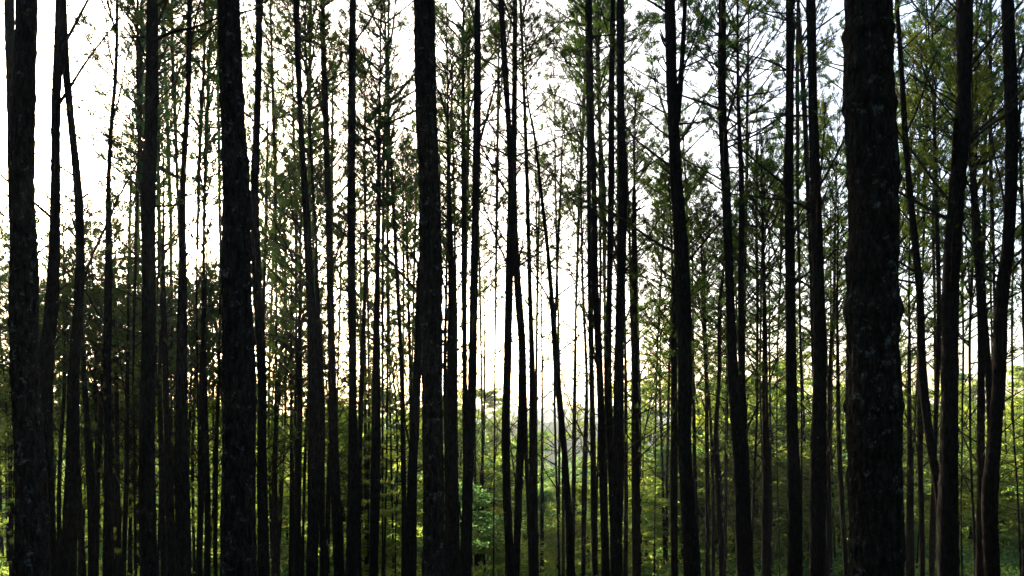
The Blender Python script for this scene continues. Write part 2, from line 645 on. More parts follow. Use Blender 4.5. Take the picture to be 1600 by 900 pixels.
CROWNS = []
for i in range(5):      # airy pine crowns
    w, V, F = make_crown(100 + i, H=9, spread=2.7 + 0.2 * i, n=46, density=1.05, needles=15, length=0.21, width=0.018)
    CROWNS.append(fans_to_meshes('crown', w, V, F, M_NEEDLE if i != 3 else M_NEEDLE_DRY))
DENSE = []
for i in range(4):      # fuller ones
    w, V, F = make_crown(200 + i, H=9, spread=2.9, n=44, density=0.9, needles=14, length=0.21, width=0.017)
    DENSE.append(fans_to_meshes('crown', w, V, F, M_NEEDLE_COOL if i % 2 else M_NEEDLE))
SPARSE = []
for i in range(3):      # thin ones, mostly wood
    w, V, F = make_crown(300 + i, H=9, spread=2.3, n=36, density=0.65, needles=12, length=0.18, width=0.014)
    SPARSE.append(fans_to_meshes('crown', w, V, F, M_NEEDLE_DRY if i == 1 else M_NEEDLE))

YOUNG_PINES = []
for i in range(4):      # young pines with needles from the ground up
    w, V, F = make_crown(350 + i, H=9, spread=2.6, n=44, el=(-0.1, 0.7), density=0.85, needles=16, length=0.20, width=0.018)
    YOUNG_PINES.append(fans_to_meshes('crown', w, V, F, M_NEEDLE_YOUNG if i else M_NEEDLE))

BRANCHES = []           # single bare or nearly bare branches that leave the lower stems
for i in range(9):
    r = np.random.default_rng(400 + i)
    wood, tp, td = Wood(), [], []
    bough(wood, tp, td, r, (0, 0, 0), 0.0, 0.35 + 0.07 * i, 1.7 + 0.17 * i, 0.024, twig_step=0.26, twig_len=0.42, bare=0.3, curve=0.25 if i % 3 else -0.2)
    wv, wf = np.vstack(wood.v), np.vstack(wood.f)
    keep = [j for j in range(len(tp)) if r.random() < (0.0, 0.35, 0.7)[i % 3]]
    if keep:
        V, F = needle_tris(np.array(tp)[keep], np.array(td)[keep], r, 6, 0.14, 0.011, 0.9)
        me = mesh_from('branch', np.vstack([wv, V]), np.vstack([wf, F + len(wv)]), [M_TWIG, M_NEEDLE], False, [0] * len(wf) + [1] * len(F))
    else:
        me = mesh_from('branch', wv, wf, M_TWIG, True)
    BRANCHES.append(me)
STUBS = []
for i in range(3):
    r = np.random.default_rng(450 + i)
    wood = Wood()
    P = [np.zeros(3)]
    d = np.array([0.8, 0, 0.5 + 0.15 * i])
    d /= np.linalg.norm(d)
    for j in range(4):
        P.append(P[-1] + d * 0.07)
        d = d + r.normal(0, 0.12, 3)
        d /= np.linalg.norm(d)
    wood.tube(P, 0.022, 0.011, 6)
    STUBS.append(mesh_from('branch_stub', np.vstack(wood.v), np.vstack(wood.f), M_TWIG))

# ------------------------------------------------------------------ the traced pines
# (nickname of a landmark or None, crown, [(row, x, width) in photo pixels, top to bottom])
# crown: h = above the frame, a = airy, d = dense, s = sparse, n = no crown of its own in view; a number after it = row where it begins
TRACED = [
    (None, 'h', [(0, 19, 13), (150, 22, 14), (300, 24, 13), (450, 28, 14), (600, 29, 13), (750, 24, 10), (900, 24, 10)]),
    ('broad edge pine', 'h', [(0, 46, 29), (150, 44, 28), (300, 45, 28), (450, 46, 36), (600, 44, 37), (750, 50, 43), (900, 50, 50)]),
    ('bowed pine', 'h', [(0, 89, 14), (150, 83, 13), (300, 85, 14), (450, 82, 17), (600, 74, 20), (675, 76, 20), (750, 80, 18), (900, 85, 17)]),
    ('leaning pine', 'h', [(0, 100, 9), (100, 104, 10), (200, 111, 10), (300, 118, 12), (450, 120, 13), (600, 111, 16), (750, 110, 19), (900, 109, 22)]),
    (None, 'a300', [(450, 125, 5), (600, 131, 7), (750, 139, 12), (900, 142, 12)]),
    (None, 'a420', [(600, 120, 5), (750, 123, 8), (900, 127, 10)]),
    (None, 's330', [(480, 98, 4), (600, 100, 5), (700, 97, 6), (800, 94, 6), (900, 95, 6)]),
    ('pale slanting pine', 'h', [(0, 187, 4), (100, 184, 5), (200, 176, 6), (300, 170, 7), (450, 166, 10), (600, 165, 11), (750, 166, 13), (900, 170, 17)]),
    (None, 's350', [(350, 174, 3), (450, 177, 4), (600, 182, 5), (750, 182, 7), (900, 185, 7)]),
    (None, 'a430', [(560, 150, 3), (740, 144, 5), (900, 147, 8)]),
    (None, 'a400', [(600, 158, 5), (750, 154, 8), (900, 152, 9)]),
    (None, 'a380', [(560, 198, 5), (600, 197, 6), (750, 195, 7), (900, 194, 7)]),
    (None, 's500', [(720, 174, 4), (900, 175, 6)]),
    (None, 'a400', [(700, 2, 3), (900, 2, 5)]),
    (None, 'a420', [(720, 10, 3), (900, 16, 5)]),
    (None, 'a350', [(560, 207, 3), (700, 203, 5), (900, 203, 8)]),
    (None, 'a420', [(650, 212, 3), (750, 213, 6), (900, 214, 10)]),
    ('red-brown pine', 'h', [(0, 234, 15), (150, 232, 17), (300, 230, 19), (450, 231, 20), (600, 232, 22), (750, 234, 23), (900, 237, 25)]),
    (None, 'a250', [(300, 250, 4), (450, 251, 5), (600, 248, 6), (750, 253, 7), (900, 257, 9)]),
    (None, 'd400', [(400, 258, 4), (500, 258, 8), (600, 259, 9), (750, 262, 12), (900, 264, 14)]),
    ('pine beside the sun', 'a-40', [(0, 292, 7), (150, 292, 8), (300, 286, 9), (450, 287, 12), (600, 288, 16), (750, 287, 22), (900, 288, 26)]),
    (None, 's450', [(560, 304, 3), (700, 302, 5), (900, 305, 6)]),
    (None, 'd420', [(330, 320, 3), (450, 318, 5), (600, 314, 8), (750, 312, 9), (900, 311, 10)]),
    (None, 'a430', [(500, 323, 3), (600, 322, 5), (750, 323, 8), (900, 322, 11)]),
    (None, 'a450', [(560, 342, 3), (620, 341, 4), (750, 338, 6), (900, 336, 6)]),
    ('sun-blocking giant', 'h', [(0, 352, 31), (150, 357, 33), (300, 365, 40), (450, 366, 45), (600, 370, 51), (750, 371, 52), (900, 373, 55)]),
    ('shadow of the giant', 'h', [(0, 408, 10), (150, 405, 10), (300, 400, 12), (450, 402, 14), (600, 408, 13), (750, 407, 16), (900, 409, 18)]),
    (None, 'd380', [(380, 415, 4), (500, 413, 6), (600, 412, 7), (900, 415, 8)]),
    (None, 's420', [(420, 443, 2), (500, 442, 3), (600, 437, 4), (700, 432, 6), (750, 430, 8), (900, 428, 9)]),
    (None, 'a500', [(700, 439, 3), (900, 434, 6)]),
    (None, 'a450', [(500, 456, 3), (600, 455, 4), (750, 455, 7), (900, 455, 10)]),
    (None, 'a380', [(380, 470, 3), (500, 469, 5), (600, 470, 8), (750, 467, 9), (900, 465, 8)]),
    (None, 'a470', [(600, 482, 4), (700, 478, 5), (900, 473, 6)]),
    ('twiggy straight pine', 'a-60', [(0, 465, 9), (150, 469, 9), (300, 477, 10), (450, 483, 12), (600, 489, 15), (750, 488, 17), (900, 487, 19)]),
    (None, 'a100', [(80, 477, 3), (170, 483, 4), (280, 489, 4), (370, 495, 4), (450, 497, 6), (600, 502, 10), (750, 502, 10), (900, 502, 9)]),
    ('wavy narrow pine', 'a-60', [(0, 503, 6), (100, 504, 8), (200, 508, 9), (300, 512, 9), (450, 516, 11), (600, 521, 12), (750, 525, 14), (900, 531, 17)]),
    (None, 'a500', [(700, 517, 4), (900, 512, 6)]),
    ('ruler-straight pine', 'h', [(0, 553, 10), (150, 551, 11), (300, 550, 12), (450, 549, 12), (600, 550, 13), (750, 550, 16), (900, 548, 19)]),
    (None, 'd180', [(230, 570, 3), (300, 571, 4), (450, 571, 5), (600, 566, 8), (700, 562, 8), (900, 560, 8)]),
    (None, 'a450', [(600, 571, 4), (750, 572, 5), (900, 572, 6)]),
    ('double-topped pine', 'd180', [(130, 594, 3), (300, 591, 7), (450, 588, 8), (600, 587, 12), (750, 586, 15), (900, 584, 15)]),
    (None, 'd170', [(60, 602, 3), (150, 605, 4), (250, 611, 4), (300, 614, 5), (450, 622, 6), (600, 628, 7), (750, 630, 8), (900, 630, 8)]),
    (None, 'a350', [(380, 636, 3), (450, 638, 4), (600, 642, 5), (900, 640, 6)]),
    (None, 'n', [(450, 655, 10), (500, 654, 12), (600, 651, 13), (750, 645, 15), (900, 643, 17)]),
    ('lone central giant', 'h', [(0, 663, 30), (150, 665, 30), (300, 670, 31), (450, 673, 35), (600, 674, 33), (750, 676, 34), (900, 676, 35)]),
    ('green-tufted pine', 's160', [(160, 700, 2), (300, 702, 6), (450, 706, 10), (600, 705, 14), (750, 707, 16), (900, 710, 17)]),
    (None, 's260', [(250, 708, 3), (400, 711, 4), (480, 712, 5), (700, 713, 6), (900, 716, 7)]),
    (None, 'a400', [(450, 697, 4), (600, 695, 6), (750, 699, 8), (900, 699, 9)]),
    (None, 'a60', [(0, 724, 3), (150, 724, 5), (300, 725, 8), (450, 725, 8), (600, 726, 8), (750, 727, 8), (900, 724, 9)]),
    ('smooth dark pine', 'h', [(0, 746, 9), (150, 746, 11), (300, 744, 11), (450, 741, 12), (600, 738, 14), (750, 731, 16), (900, 728, 17)]),
    (None, 'n', [(640, 742, 3), (700, 742, 4), (900, 743, 4)]),
    (None, 's560', [(520, 757, 2), (600, 757, 3), (700, 755, 4), (750, 752, 5), (900, 746, 6)]),
    ('crooked elbow pine', 'h', [(0, 783, 8), (75, 787, 9), (150, 792, 9), (300, 799, 10), (450, 796, 11), (600, 792, 12), (700, 790, 13), (750, 791, 13), (900, 798, 15)]),
    ('crossing pine', 'a-30', [(0, 805, 6), (150, 804, 8), (300, 803, 9), (450, 809, 11), (550, 816, 11), (620, 816, 12), (750, 811, 12), (900, 806, 12)]),
    (None, 'n', [(600, 820, 5), (700, 822, 6), (800, 826, 7), (900, 830, 8)]),
    ('many-branched pine', 'a-20', [(0, 813, 4), (150, 819, 5), (300, 824, 6), (450, 828, 7), (600, 832, 10), (750, 833, 12), (900, 834, 14)]),
    (None, 's320', [(360, 838, 2), (450, 839, 3), (600, 838, 4), (650, 838, 4), (900, 840, 5)]),
    (None, 's450', [(480, 846, 2), (600, 847, 3), (750, 847, 5), (900, 847, 6)]),
    ('slanted young pine', 's160', [(160, 825, 3), (200, 833, 4), (300, 846, 5), (400, 857, 6), (450, 861, 7), (600, 872, 10), (700, 881, 10), (750, 885, 10), (900, 892, 14)]),
    (None, 's250', [(200, 867, 2), (300, 868, 3), (450, 871, 3), (560, 874, 3), (900, 872, 5)]),
    (None, 's400', [(430, 901, 2), (600, 898, 5), (750, 897, 6), (900, 895, 7)]),
    (None, 'n', [(700, 880, 4), (900, 880, 6)]),
    (None, 's280', [(300, 908, 3), (380, 909, 3), (450, 911, 4), (600, 917, 5), (750, 913, 8), (900, 911, 7)]),
    ('ladder-branched pine', 'a-20', [(0, 918, 7), (150, 919, 7), (300, 920, 7), (450, 922, 8), (600, 925, 8), (750, 928, 10), (900, 930, 9)]),
    (None, 'a-60', [(0, 922, 8), (150, 924, 8), (300, 928, 8), (450, 930, 9), (600, 937, 11), (750, 942, 12), (900, 947, 13)]),
    (None, 'a0', [(0, 930, 3), (150, 934, 4), (200, 937, 5), (300, 943, 8), (450, 945, 5), (600, 946, 4)]),
    ('slimmer twin', 'h', [(0, 957, 7), (150, 955, 9), (300, 955, 10), (450, 953, 9), (600, 951, 11), (750, 957, 12), (900, 958, 10)]),
    ('stouter twin', 'h', [(0, 969, 11), (150, 969, 11), (300, 972, 14), (450, 969, 14), (600, 967, 15), (750, 967, 16), (900, 964, 17)]),
    (None, 'a440', [(480, 976, 3), (600, 977, 5), (750, 978, 6), (900, 978, 8)]),
    ('post-like pine', 's280', [(280, 992, 3), (300, 992, 5), (450, 992, 8), (600, 993, 10), (750, 993, 12), (900, 994, 13)]),
    (None, 's260', [(300, 981, 3), (450, 986, 5), (520, 989, 6), (700, 990, 6)]),
    ('swollen-knot pine', 'h', [(0, 1045, 17), (150, 1049, 17), (300, 1056, 18), (450, 1065, 21), (600, 1070, 21), (700, 1070, 20), (750, 1073, 21), (900, 1082, 26)]),
    (None, 'a400', [(420, 1051, 4), (450, 1052, 6), (600, 1052, 9), (750, 1052, 12), (900, 1053, 12)]),
    (None, 's540', [(540, 1032, 2), (620, 1032, 3), (750, 1035, 4), (900, 1039, 6)]),
    (None, 's450', [(480, 1082, 3), (600, 1084, 5), (750, 1087, 6), (900, 1092, 7)]),
    (None, 'a400', [(420, 1100, 2), (500, 1101, 4), (600, 1103, 5), (750, 1105, 7), (900, 1107, 8)]),
    (None, 's560', [(540, 1100, 3), (600, 1106, 4), (700, 1111, 5), (900, 1115, 6)]),
    ('elbowed thin pine', 's400', [(430, 1130, 4), (450, 1128, 5), (600, 1124, 6), (700, 1119, 8), (750, 1121, 8), (900, 1128, 9)]),
    (None, 'n', [(660, 1121, 3), (720, 1124, 4), (800, 1129, 5), (900, 1135, 6)]),
    (None, 's500', [(540, 1135, 3), (700, 1134, 5), (900, 1133, 6)]),
    ('dark-crowned pine', 'd-10', [(0, 1129, 11), (150, 1130, 12), (300, 1137, 14), (450, 1141, 14), (600, 1147, 16), (750, 1156, 20), (900, 1163, 28)]),
    (None, 'd100', [(0, 1150, 3), (150, 1152, 5), (300, 1158, 8), (450, 1159, 9), (600, 1161, 11), (750, 1167, 12), (900, 1171, 10)]),
    ('shaggy pine', 'd330', [(350, 1190, 3), (450, 1192, 5), (600, 1195, 9), (750, 1198, 12), (900, 1200, 14)]),
    (None, 's380', [(380, 1203, 2), (600, 1202, 3), (900, 1206, 5)]),
    ('column-straight pine', 'h', [(0, 1234, 12), (150, 1235, 12), (300, 1236, 14), (450, 1237, 14), (600, 1238, 16), (750, 1240, 20), (900, 1240, 23)]),
    (None, 'a0', [(0, 1248, 4), (150, 1254, 7), (300, 1261, 7), (450, 1268, 7), (700, 1280, 8)]),
    ('double-stemmed pine', 'h', [(0, 1267, 13), (150, 1268, 13), (300, 1272, 16), (450, 1275, 17), (600, 1279, 19), (750, 1278, 23), (900, 1278, 23)]),
    (None, 's320', [(330, 1307, 2), (450, 1305, 4), (600, 1295, 5), (700, 1293, 6), (900, 1293, 8)]),
    (None, 's420', [(450, 1310, 3), (600, 1311, 6), (750, 1313, 7), (900, 1321, 7)]),
    (None, 's380', [(380, 1297, 2), (600, 1297, 3), (900, 1299, 4)]),
    ('bulging giant', 'h', [(0, 1351, 63), (150, 1352, 66), (300, 1354, 67), (420, 1354, 69), (530, 1354, 72), (600, 1356, 76), (750, 1362, 79), (900, 1366, 82)]),
    ('bent slender pine', 's-80', [(0, 1402, 5), (150, 1414, 8), (300, 1426, 9), (400, 1434, 10), (450, 1438, 10), (600, 1443, 12), (700, 1452, 12), (750, 1460, 12), (850, 1469, 12), (900, 1470, 11)]),
    (None, 'n', [(560, 1441, 6), (750, 1440, 8), (900, 1440, 8)]),
    (None, 'a90', [(90, 1459, 3), (300, 1461, 5), (450, 1464, 7), (600, 1464, 7), (700, 1462, 6), (900, 1457, 7)]),
    (None, 'n', [(540, 1469, 3), (700, 1472, 4), (900, 1474, 5)]),
    ('free-standing thin pine', 's400', [(420, 1423, 2), (600, 1422, 6), (750, 1420, 9), (900, 1420, 13)]),
    ('stub-forked pine', 'h', [(0, 1503, 24), (150, 1502, 19), (300, 1495, 21), (450, 1489, 23), (600, 1488, 24), (750, 1487, 28), (900, 1487, 31)]),
    (None, 'a180', [(200, 1511, 2), (300, 1516, 4), (450, 1525, 7), (600, 1531, 10), (750, 1533, 12), (900, 1535, 13)]),
    (None, 'd60', [(90, 1516, 4), (200, 1521, 5), (300, 1527, 8), (450, 1535, 9), (600, 1543, 9), (700, 1543, 7), (900, 1546, 8)]),
    (None, 's60', [(60, 1540, 3), (200, 1538, 4), (300, 1537, 5), (450, 1539, 5), (600, 1545, 5)]),
    ('curving knobbly pine', 'h', [(0, 1569, 15), (150, 1575, 17), (300, 1575, 17), (400, 1572, 17), (450, 1567, 19), (600, 1564, 18), (700, 1556, 19), (750, 1552, 21), (900, 1556, 21)]),
    (None, 'a160', [(180, 1596, 3), (300, 1598, 5), (500, 1598, 6), (700, 1602, 7), (900, 1604, 7)]),
]
LANDMARK_LABEL = {
    'broad edge pine': 'broad dark pine trunk pressed against a slimmer stem at the edge of open sky',
    'bowed pine': 'bowed pine trunk bending outward low down, beside the broad edge pine',
    'leaning pine': 'leaning knobbly pine whose top meets the bowed pine in open sky',
    'pale slanting pine': 'very slim pale pine slanting up alone across the bright empty sky',
    'red-brown pine': 'straight red-brown pine with broken branch stubs and one long side branch',
    'pine beside the sun': 'slim pine standing right beside the blazing gap of the sun',
    'sun-blocking giant': 'thick furrowed pine trunk that half hides the low sun',
    'shadow of the giant': 'slim pine standing close behind the sun-blocking giant trunk',
    'twiggy straight pine': 'straight twiggy pine, the first tall one beyond the sun-blocking giant and its shadow',
    'wavy narrow pine': 'wavy narrow pine beside the twiggy straight pine, widening towards the ground',
    'ruler-straight pine': 'ruler-straight dark pine halfway between the sun-blocking and the central giant',
    'double-topped pine': 'pine with dense green crown and twin slim tops before the central giant',
    'lone central giant': 'thick evenly round pine trunk flecked with lichen, alone near the middle',
    'green-tufted pine': 'pine with a small bright green tuft halfway up, beside the central giant',
    'smooth dark pine': 'smooth dark branchless pine that ends the group beyond the central giant',
    'crooked elbow pine': 'pine with a crooked stem that steps aside at mid height near the valley gap',
    'crossing pine': 'pine whose stem crosses in front of the crooked elbow pine',
    'many-branched pine': 'slim many-branched pine just beyond the crossing pine at the valley gap',
    'slanted young pine': 'slanted pine leaning across the open valley gap, widening to its base',
    'ladder-branched pine': 'pine with long rising branches like ladder rungs high on one side',
    'slimmer twin': 'slimmer of two touching straight pines past the ladder-branched pine',
    'stouter twin': 'stouter of two touching straight pines past the ladder-branched pine',
    'post-like pine': 'dark post-like pine just beyond the touching twin pines',
    'swollen-knot pine': 'stout pine swollen to a knot where a second stem leaves near its top',
    'elbowed thin pine': 'thin elbowed pine among the tangle of stems between two stout pines',
    'dark-crowned pine': 'stout pine in front of the dense dark green crown, widening to its foot',
    'shaggy pine': 'shaggy pine hung with dark low foliage beside the column-straight pine',
    'column-straight pine': 'column-straight dark pine with no branch, before the bulging giant',
    'double-stemmed pine': 'straight pine with a second thin stem touching it beside the bulging giant',
    'bulging giant': 'thickest pine trunk of all with a swollen bulge and grey lichen patches',
    'bent slender pine': 'slender bent pine sweeping outward from the bulging giant towards its base',
    'free-standing thin pine': 'thin pine standing free just past the foot of the bulging giant',
    'stub-forked pine': 'thick pine with a short dead fork stub pointing upward',
    'curving knobbly pine': 'curving knobbly pine with an S-shaped stem near the forest clearing',
}
ORD = ['first', 'second', 'third', 'fourth', 'fifth', 'sixth', 'seventh', 'eighth', 'ninth', 'tenth', 'eleventh', 'twelfth', 'thirteenth', 'fourteenth', 'fifteenth', 'sixteenth', 'seventeenth', 'eighteenth', 'nineteenth', 'twentieth']
NUM = ['one', 'two', 'three', 'four', 'five', 'six', 'seven', 'eight', 'nine', 'ten', 'eleven', 'twelve', 'thirteen', 'fourteen', 'fifteen', 'sixteen', 'seventeen', 'eighteen', 'nineteen', 'twenty']


def x_at(pts, row=750):
    q = sorted(pts)
    return float(np.interp(row, [p[0] for p in q], [p[1] for p in q]))


def w_at(pts, row=600):
    q = sorted(pts)
    return float(np.interp(row, [p[0] for p in q], [p[2] for p in q]))


marks = sorted((x_at(t[2]), t[0]) for t in TRACED if t[0])
minor = sorted((x_at(t[2]), i) for i, t in enumerate(TRACED) if not t[0])
def landmarks_round(x):
    lo = [m for m in marks if m[0] <= x]
    hi = [m for m in marks if m[0] > x]
    return (lo[-1][1] if lo else None, hi[0][1] if hi else None)


def placed_labels(items, what):
    """items: [(x at the photo's row 750, object)]: each is singled out by its place in the order between two landmark pines"""
    sets = {}
    for x, o in sorted(items, key=lambda q: q[0]):
        sets.setdefault(landmarks_round(x), []).append(o)
    for (a, b), os_ in sets.items():
        n = len(os_)
        for k, o in enumerate(os_):
            nth = f'{ORD[k]} of {NUM[n - 1]}' if n > 1 else 'the only one'
            if a is None:
                t = f'{what}, {nth} from the wood edge to the {b}'
            elif b is None:
                t = f'{what}, {nth} past the {a}'
            else:
                t = f'{what}, {nth} from the {a} to the {b}'
            if n == 1 and a and b:
                t = f'lone {what} between the {a} and the {b}'
            if len(t.split()) > 15:
                t = t.replace(' the ', ' ')
            o['label'] = t


between = {}
for x, i in minor:
    lo = [m for m in marks if m[0] <= x]
    hi = [m for m in marks if m[0] > x]
    between.setdefault((lo[-1][1] if lo else None, hi[0][1] if hi else None), []).append(i)
LABEL = {}
for (a, b), ids in between.items():
    n = len(ids)
    for k, i in enumerate(ids):
        look = 'thin' if w_at(TRACED[i][2]) < 7 else 'slim'
        if a is None:
            t = f'{look} stem, {ORD[k]} of {NUM[n-1]} from the forest edge before the {b}' if n > 1 else f'{look} stem outside the {b}'
        elif b is None:
            t = f'{look} stem, {ORD[k]} of {NUM[n-1]} beyond the {a}' if n > 1 else f'{look} pine stem standing alone beyond the {a}'
        elif n == 1:
            t = f'{look} stem between the {a} and the {b}'
        else:
            t = f'{look} stem, {ORD[k]} of {NUM[n-1]} from the {a} to the {b}'
        LABEL[i] = t

n_big = 0


def add_branches(tree, T, n, z_lo, z_hi, scale, r, stubs=False, down=False):
    """branches that leave the stem between two heights, each a part"""
    for _ in range(n):
        z = r.uniform(z_lo, z_hi)
        x, y, rad = T.at(z)
        a = r.uniform(0, 2 * math.pi)
        me = STUBS[r.integers(len(STUBS))] if stubs else BRANCHES[r.integers(len(BRANCHES))]
        s = scale * r.uniform(0.6, 1.3)
        o = link('branch_stub' if stubs else 'branch', me, tree)
        rr = float(rad[0]) * 0.75
        o.location = (float(x[0]) + math.cos(a) * rr, float(y[0]) + math.sin(a) * rr, z)
        o.rotation_euler = (0, r.uniform(-0.35, 0.45 if down else 0.2), a)
        o.scale = (s, s, s)


def add_crown(tree, T, z0, z1, kind, r, thick=1.0):
    """a crown of needles and its boughs on the stem between two heights"""
    pool = {'y': YOUNG_PINES, 'a': CROWNS, 'h': CROWNS, 'd': DENSE, 's': SPARSE}[kind]
    wood, leaf = pool[r.integers(len(pool))]
    x0, y0, _ = T.at(z0)
    x1, y1, _ = T.at(min(z1, T.z1))
    H = max(z1 - z0, 1.5)
    # the crowns round the low sun stand apart and are narrow
    d = T.d
    px = float(x0[0]) / d * FPX + 800
    if z0 < EYE + (HORIZON - 380) / FPX * d and abs(px - 315) < 120 and EYE + (HORIZON - 410) / FPX * d < z1:
        thick *= 0.42
    axis = Vector((float(x1[0] - x0[0]), float(y1[0] - y0[0]), H))
    rot = Vector((0, 0, 1)).rotation_difference(axis.normalized())
    rz = Matrix.Rotation(r.uniform(0, 6.28), 4, 'Z').to_quaternion()
    s = H / 9.0
    sx = (0.45 + 0.55 * s) * thick
    for nm, me in (('crown', leaf), ('boughs', wood)):
        o = link(nm, me, tree)
        o.location = (float(x0[0]), float(y0[0]), z0)
        o.rotation_mode = 'QUATERNION'
        o.rotation_quaternion = rot @ rz
        o.scale = (sx, sx, s)


def photo_limb(tree, T, pix, r0, r1, name='branch', sides=7):
    """a limb through the given photo points at the tree's own distance, leaning a little forward"""
    P = np.array([at(x, y, T.d) + [0, -0.12 * k, 0] for k, (x, y) in enumerate(pix)])
    w = Wood()
    w.tube(P, r0, r1, sides)
    link(name, mesh_from(name, np.vstack(w.v), np.vstack(w.f), M_BARK), tree)


for i, (nick, crown, pts) in enumerate(TRACED):
    r = np.random.default_rng(1000 + i)
    w = w_at(pts)
    diam = 0.42 * (w / 76.0) ** 0.45
    d = FPX * diam / w * r.uniform(0.95, 1.05)
    d = min(d, 46)
    first_row = min(p[0] for p in pts)
    kind = crown[0]
    # height of the tree's top
    if kind == 'h' or (crown[1:] and int(crown[1:]) < 120) or first_row <= 100:
        top_z = max(at(0, -110, d)[2] + r.uniform(1, 3), 13 + r.uniform(0, 3))
    elif kind == 'n':
        top_z = at(0, first_row - 60, d)[2]
    else:
        top_z = at(0, first_row - 150, d)[2]
    T = Trunk(pts, d, top_z, 60 + i)
    big = w > 28
    name = 'pine_tree'
    tree = link(name, None)
    bx, by, _ = T.at(T.z0)
    tree.location = (0, 0, 0)
    tree.empty_display_size = 0.3
    base = Vector((float(bx[0]), float(by[0]), T.z0 + 0.25))
    tag(tree, LANDMARK_LABEL.get(nick) or LABEL[i], 'pine tree', 'pine trees of the wood')
    z_view = at(0, -30, d)[2]
    if big:
        sides, step = (150, 0.022) if w > 60 else (100, 0.035)
        zs = np.concatenate([np.arange(T.z0, z_view, step), np.linspace(z_view, T.z1, 40)])
        V, F = trunk_mesh(T, sides, zs, bark=0.013 if w > 60 else 0.011, cell=0.046,
                          bulges=[(at(0, 488, d)[2], 0.11, 0.17), (at(0, 95, d)[2], 0.3, 0.02)] if w > 60 else ())
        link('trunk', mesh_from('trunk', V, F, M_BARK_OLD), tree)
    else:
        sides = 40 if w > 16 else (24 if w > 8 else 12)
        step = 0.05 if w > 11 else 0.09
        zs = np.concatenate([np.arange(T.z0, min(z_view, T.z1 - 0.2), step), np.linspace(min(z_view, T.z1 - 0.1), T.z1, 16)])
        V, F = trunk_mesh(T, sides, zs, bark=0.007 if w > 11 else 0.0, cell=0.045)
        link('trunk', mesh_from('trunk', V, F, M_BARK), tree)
    # crown
    if kind == 'h':
        add_crown(tree, T, max(z_view + r.uniform(0.8, 2.2), T.z1 - 7), T.z1, 'h', r)
    elif kind != 'n':
        row = int(crown[1:])
        z0 = at(0, min(row + 190, 640), d)[2]
        if first_row <= 100:
            z0 = at(0, row + 150, d)[2]
        add_crown(tree, T, min(z0, T.z1 - 2.5), T.z1, kind, r, 0.8 if d < 22 else 1.0)
    # loose branches on the bare stem
    lo, hi = at(0, 560, d)[2], min(at(0, 0, d)[2], T.z1)
    if w > 28:
        pass
    elif w > 11:
        add_branches(tree, T, 11, lo, hi, 0.8, r, stubs=True)
        add_branches(tree, T, 5 + int(x_at(pts) > 420) * 7, at(0, 460, d)[2], hi, 0.95, r)
    else:
        lo = at(0, 760, d)[2]
        add_branches(tree, T, 16, lo, hi, 0.9, r)
    if nick == 'red-brown pine':
        photo_limb(tree, T, [(238, 64), (275, 55), (312, 54), (352, 45), (410, 38), (450, 20)], 0.028, 0.012)
        photo_limb(tree, T, [(226, 58), (205, 64), (185, 66)], 0.018, 0.008)
        photo_limb(tree, T, [(228, 88), (219, 65), (214, 50)], 0.02, 0.012)
        photo_limb(tree, T, [(238, 176), (250, 168), (257, 162)], 0.034, 0.026, 'branch_stub')
        photo_limb(tree, T, [(240, 108), (249, 102), (255, 99)], 0.022, 0.012, 'branch_stub')
    if nick == 'stub-forked pine':
        photo_limb(tree, T, [(1491, 262), (1485, 240), (1479, 218), (1474, 197)], 0.05, 0.03, 'dead_fork')
    if nick == 'swollen-knot pine':
        photo_limb(tree, T, [(1058, 190), (1060, 150), (1061, 100), (1062, 40), (1062, -60), (1063, -200)], 0.055, 0.025, 'second_stem', 8)
    # put the thing's own origin at the foot of the stem
    tree.location = base
    for ch in tree.children:
        ch.location = Vector(ch.location) - base
bpy.context.view_layer.update()

# ------------------------------------------------------------------ further pines behind the traced ones
FAR_GROUP = 'slim pines further down the slope'


SORTED = {}


def far_pine(x, top_row, base_row, d, kind, r, w, label, branches=5, thick=1.0, what='far pine'):
    lean = r.normal(0, 9)
    if abs(x - 320) < 75 and base_row > 360:
        top_row = max(top_row, 415)
        base_row = max(base_row, top_row + 90)
    T = Trunk([(top_row + 30, x + lean, max(1.5, w * 0.35)), (max(600, top_row + 150), x + r.normal(0, 3), w * 0.9), (900, x + r.normal(0, 4), w)], d, at(0, top_row, d)[2], int(r.integers(1, 900)))
    tree = link('pine_tree', None)
    zs = np.linspace(T.z0, T.z1, 26)
    V, F = trunk_mesh(T, 7, zs, knots=False)
    link('trunk', mesh_from('trunk', V, F, M_BARK), tree)
    add_crown(tree, T, at(0, base_row, d)[2], T.z1, kind, r, thick)
    if branches:
        add_branches(tree, T, branches, at(0, 800, d)[2], at(0, base_row, d)[2], 1.0, r)
    bx, by, _ = T.at(T.z0)
    base = Vector((float(bx[0]), float(by[0]), T.z0 + 0.25))
    tree.location = base
    for ch in tree.children:
        ch.location = Vector(ch.location) - base
    tag(tree, label, 'pine tree', FAR_GROUP)
    SORTED.setdefault(what, []).append((x, tree))
    return tree


r = np.random.default_rng(77)
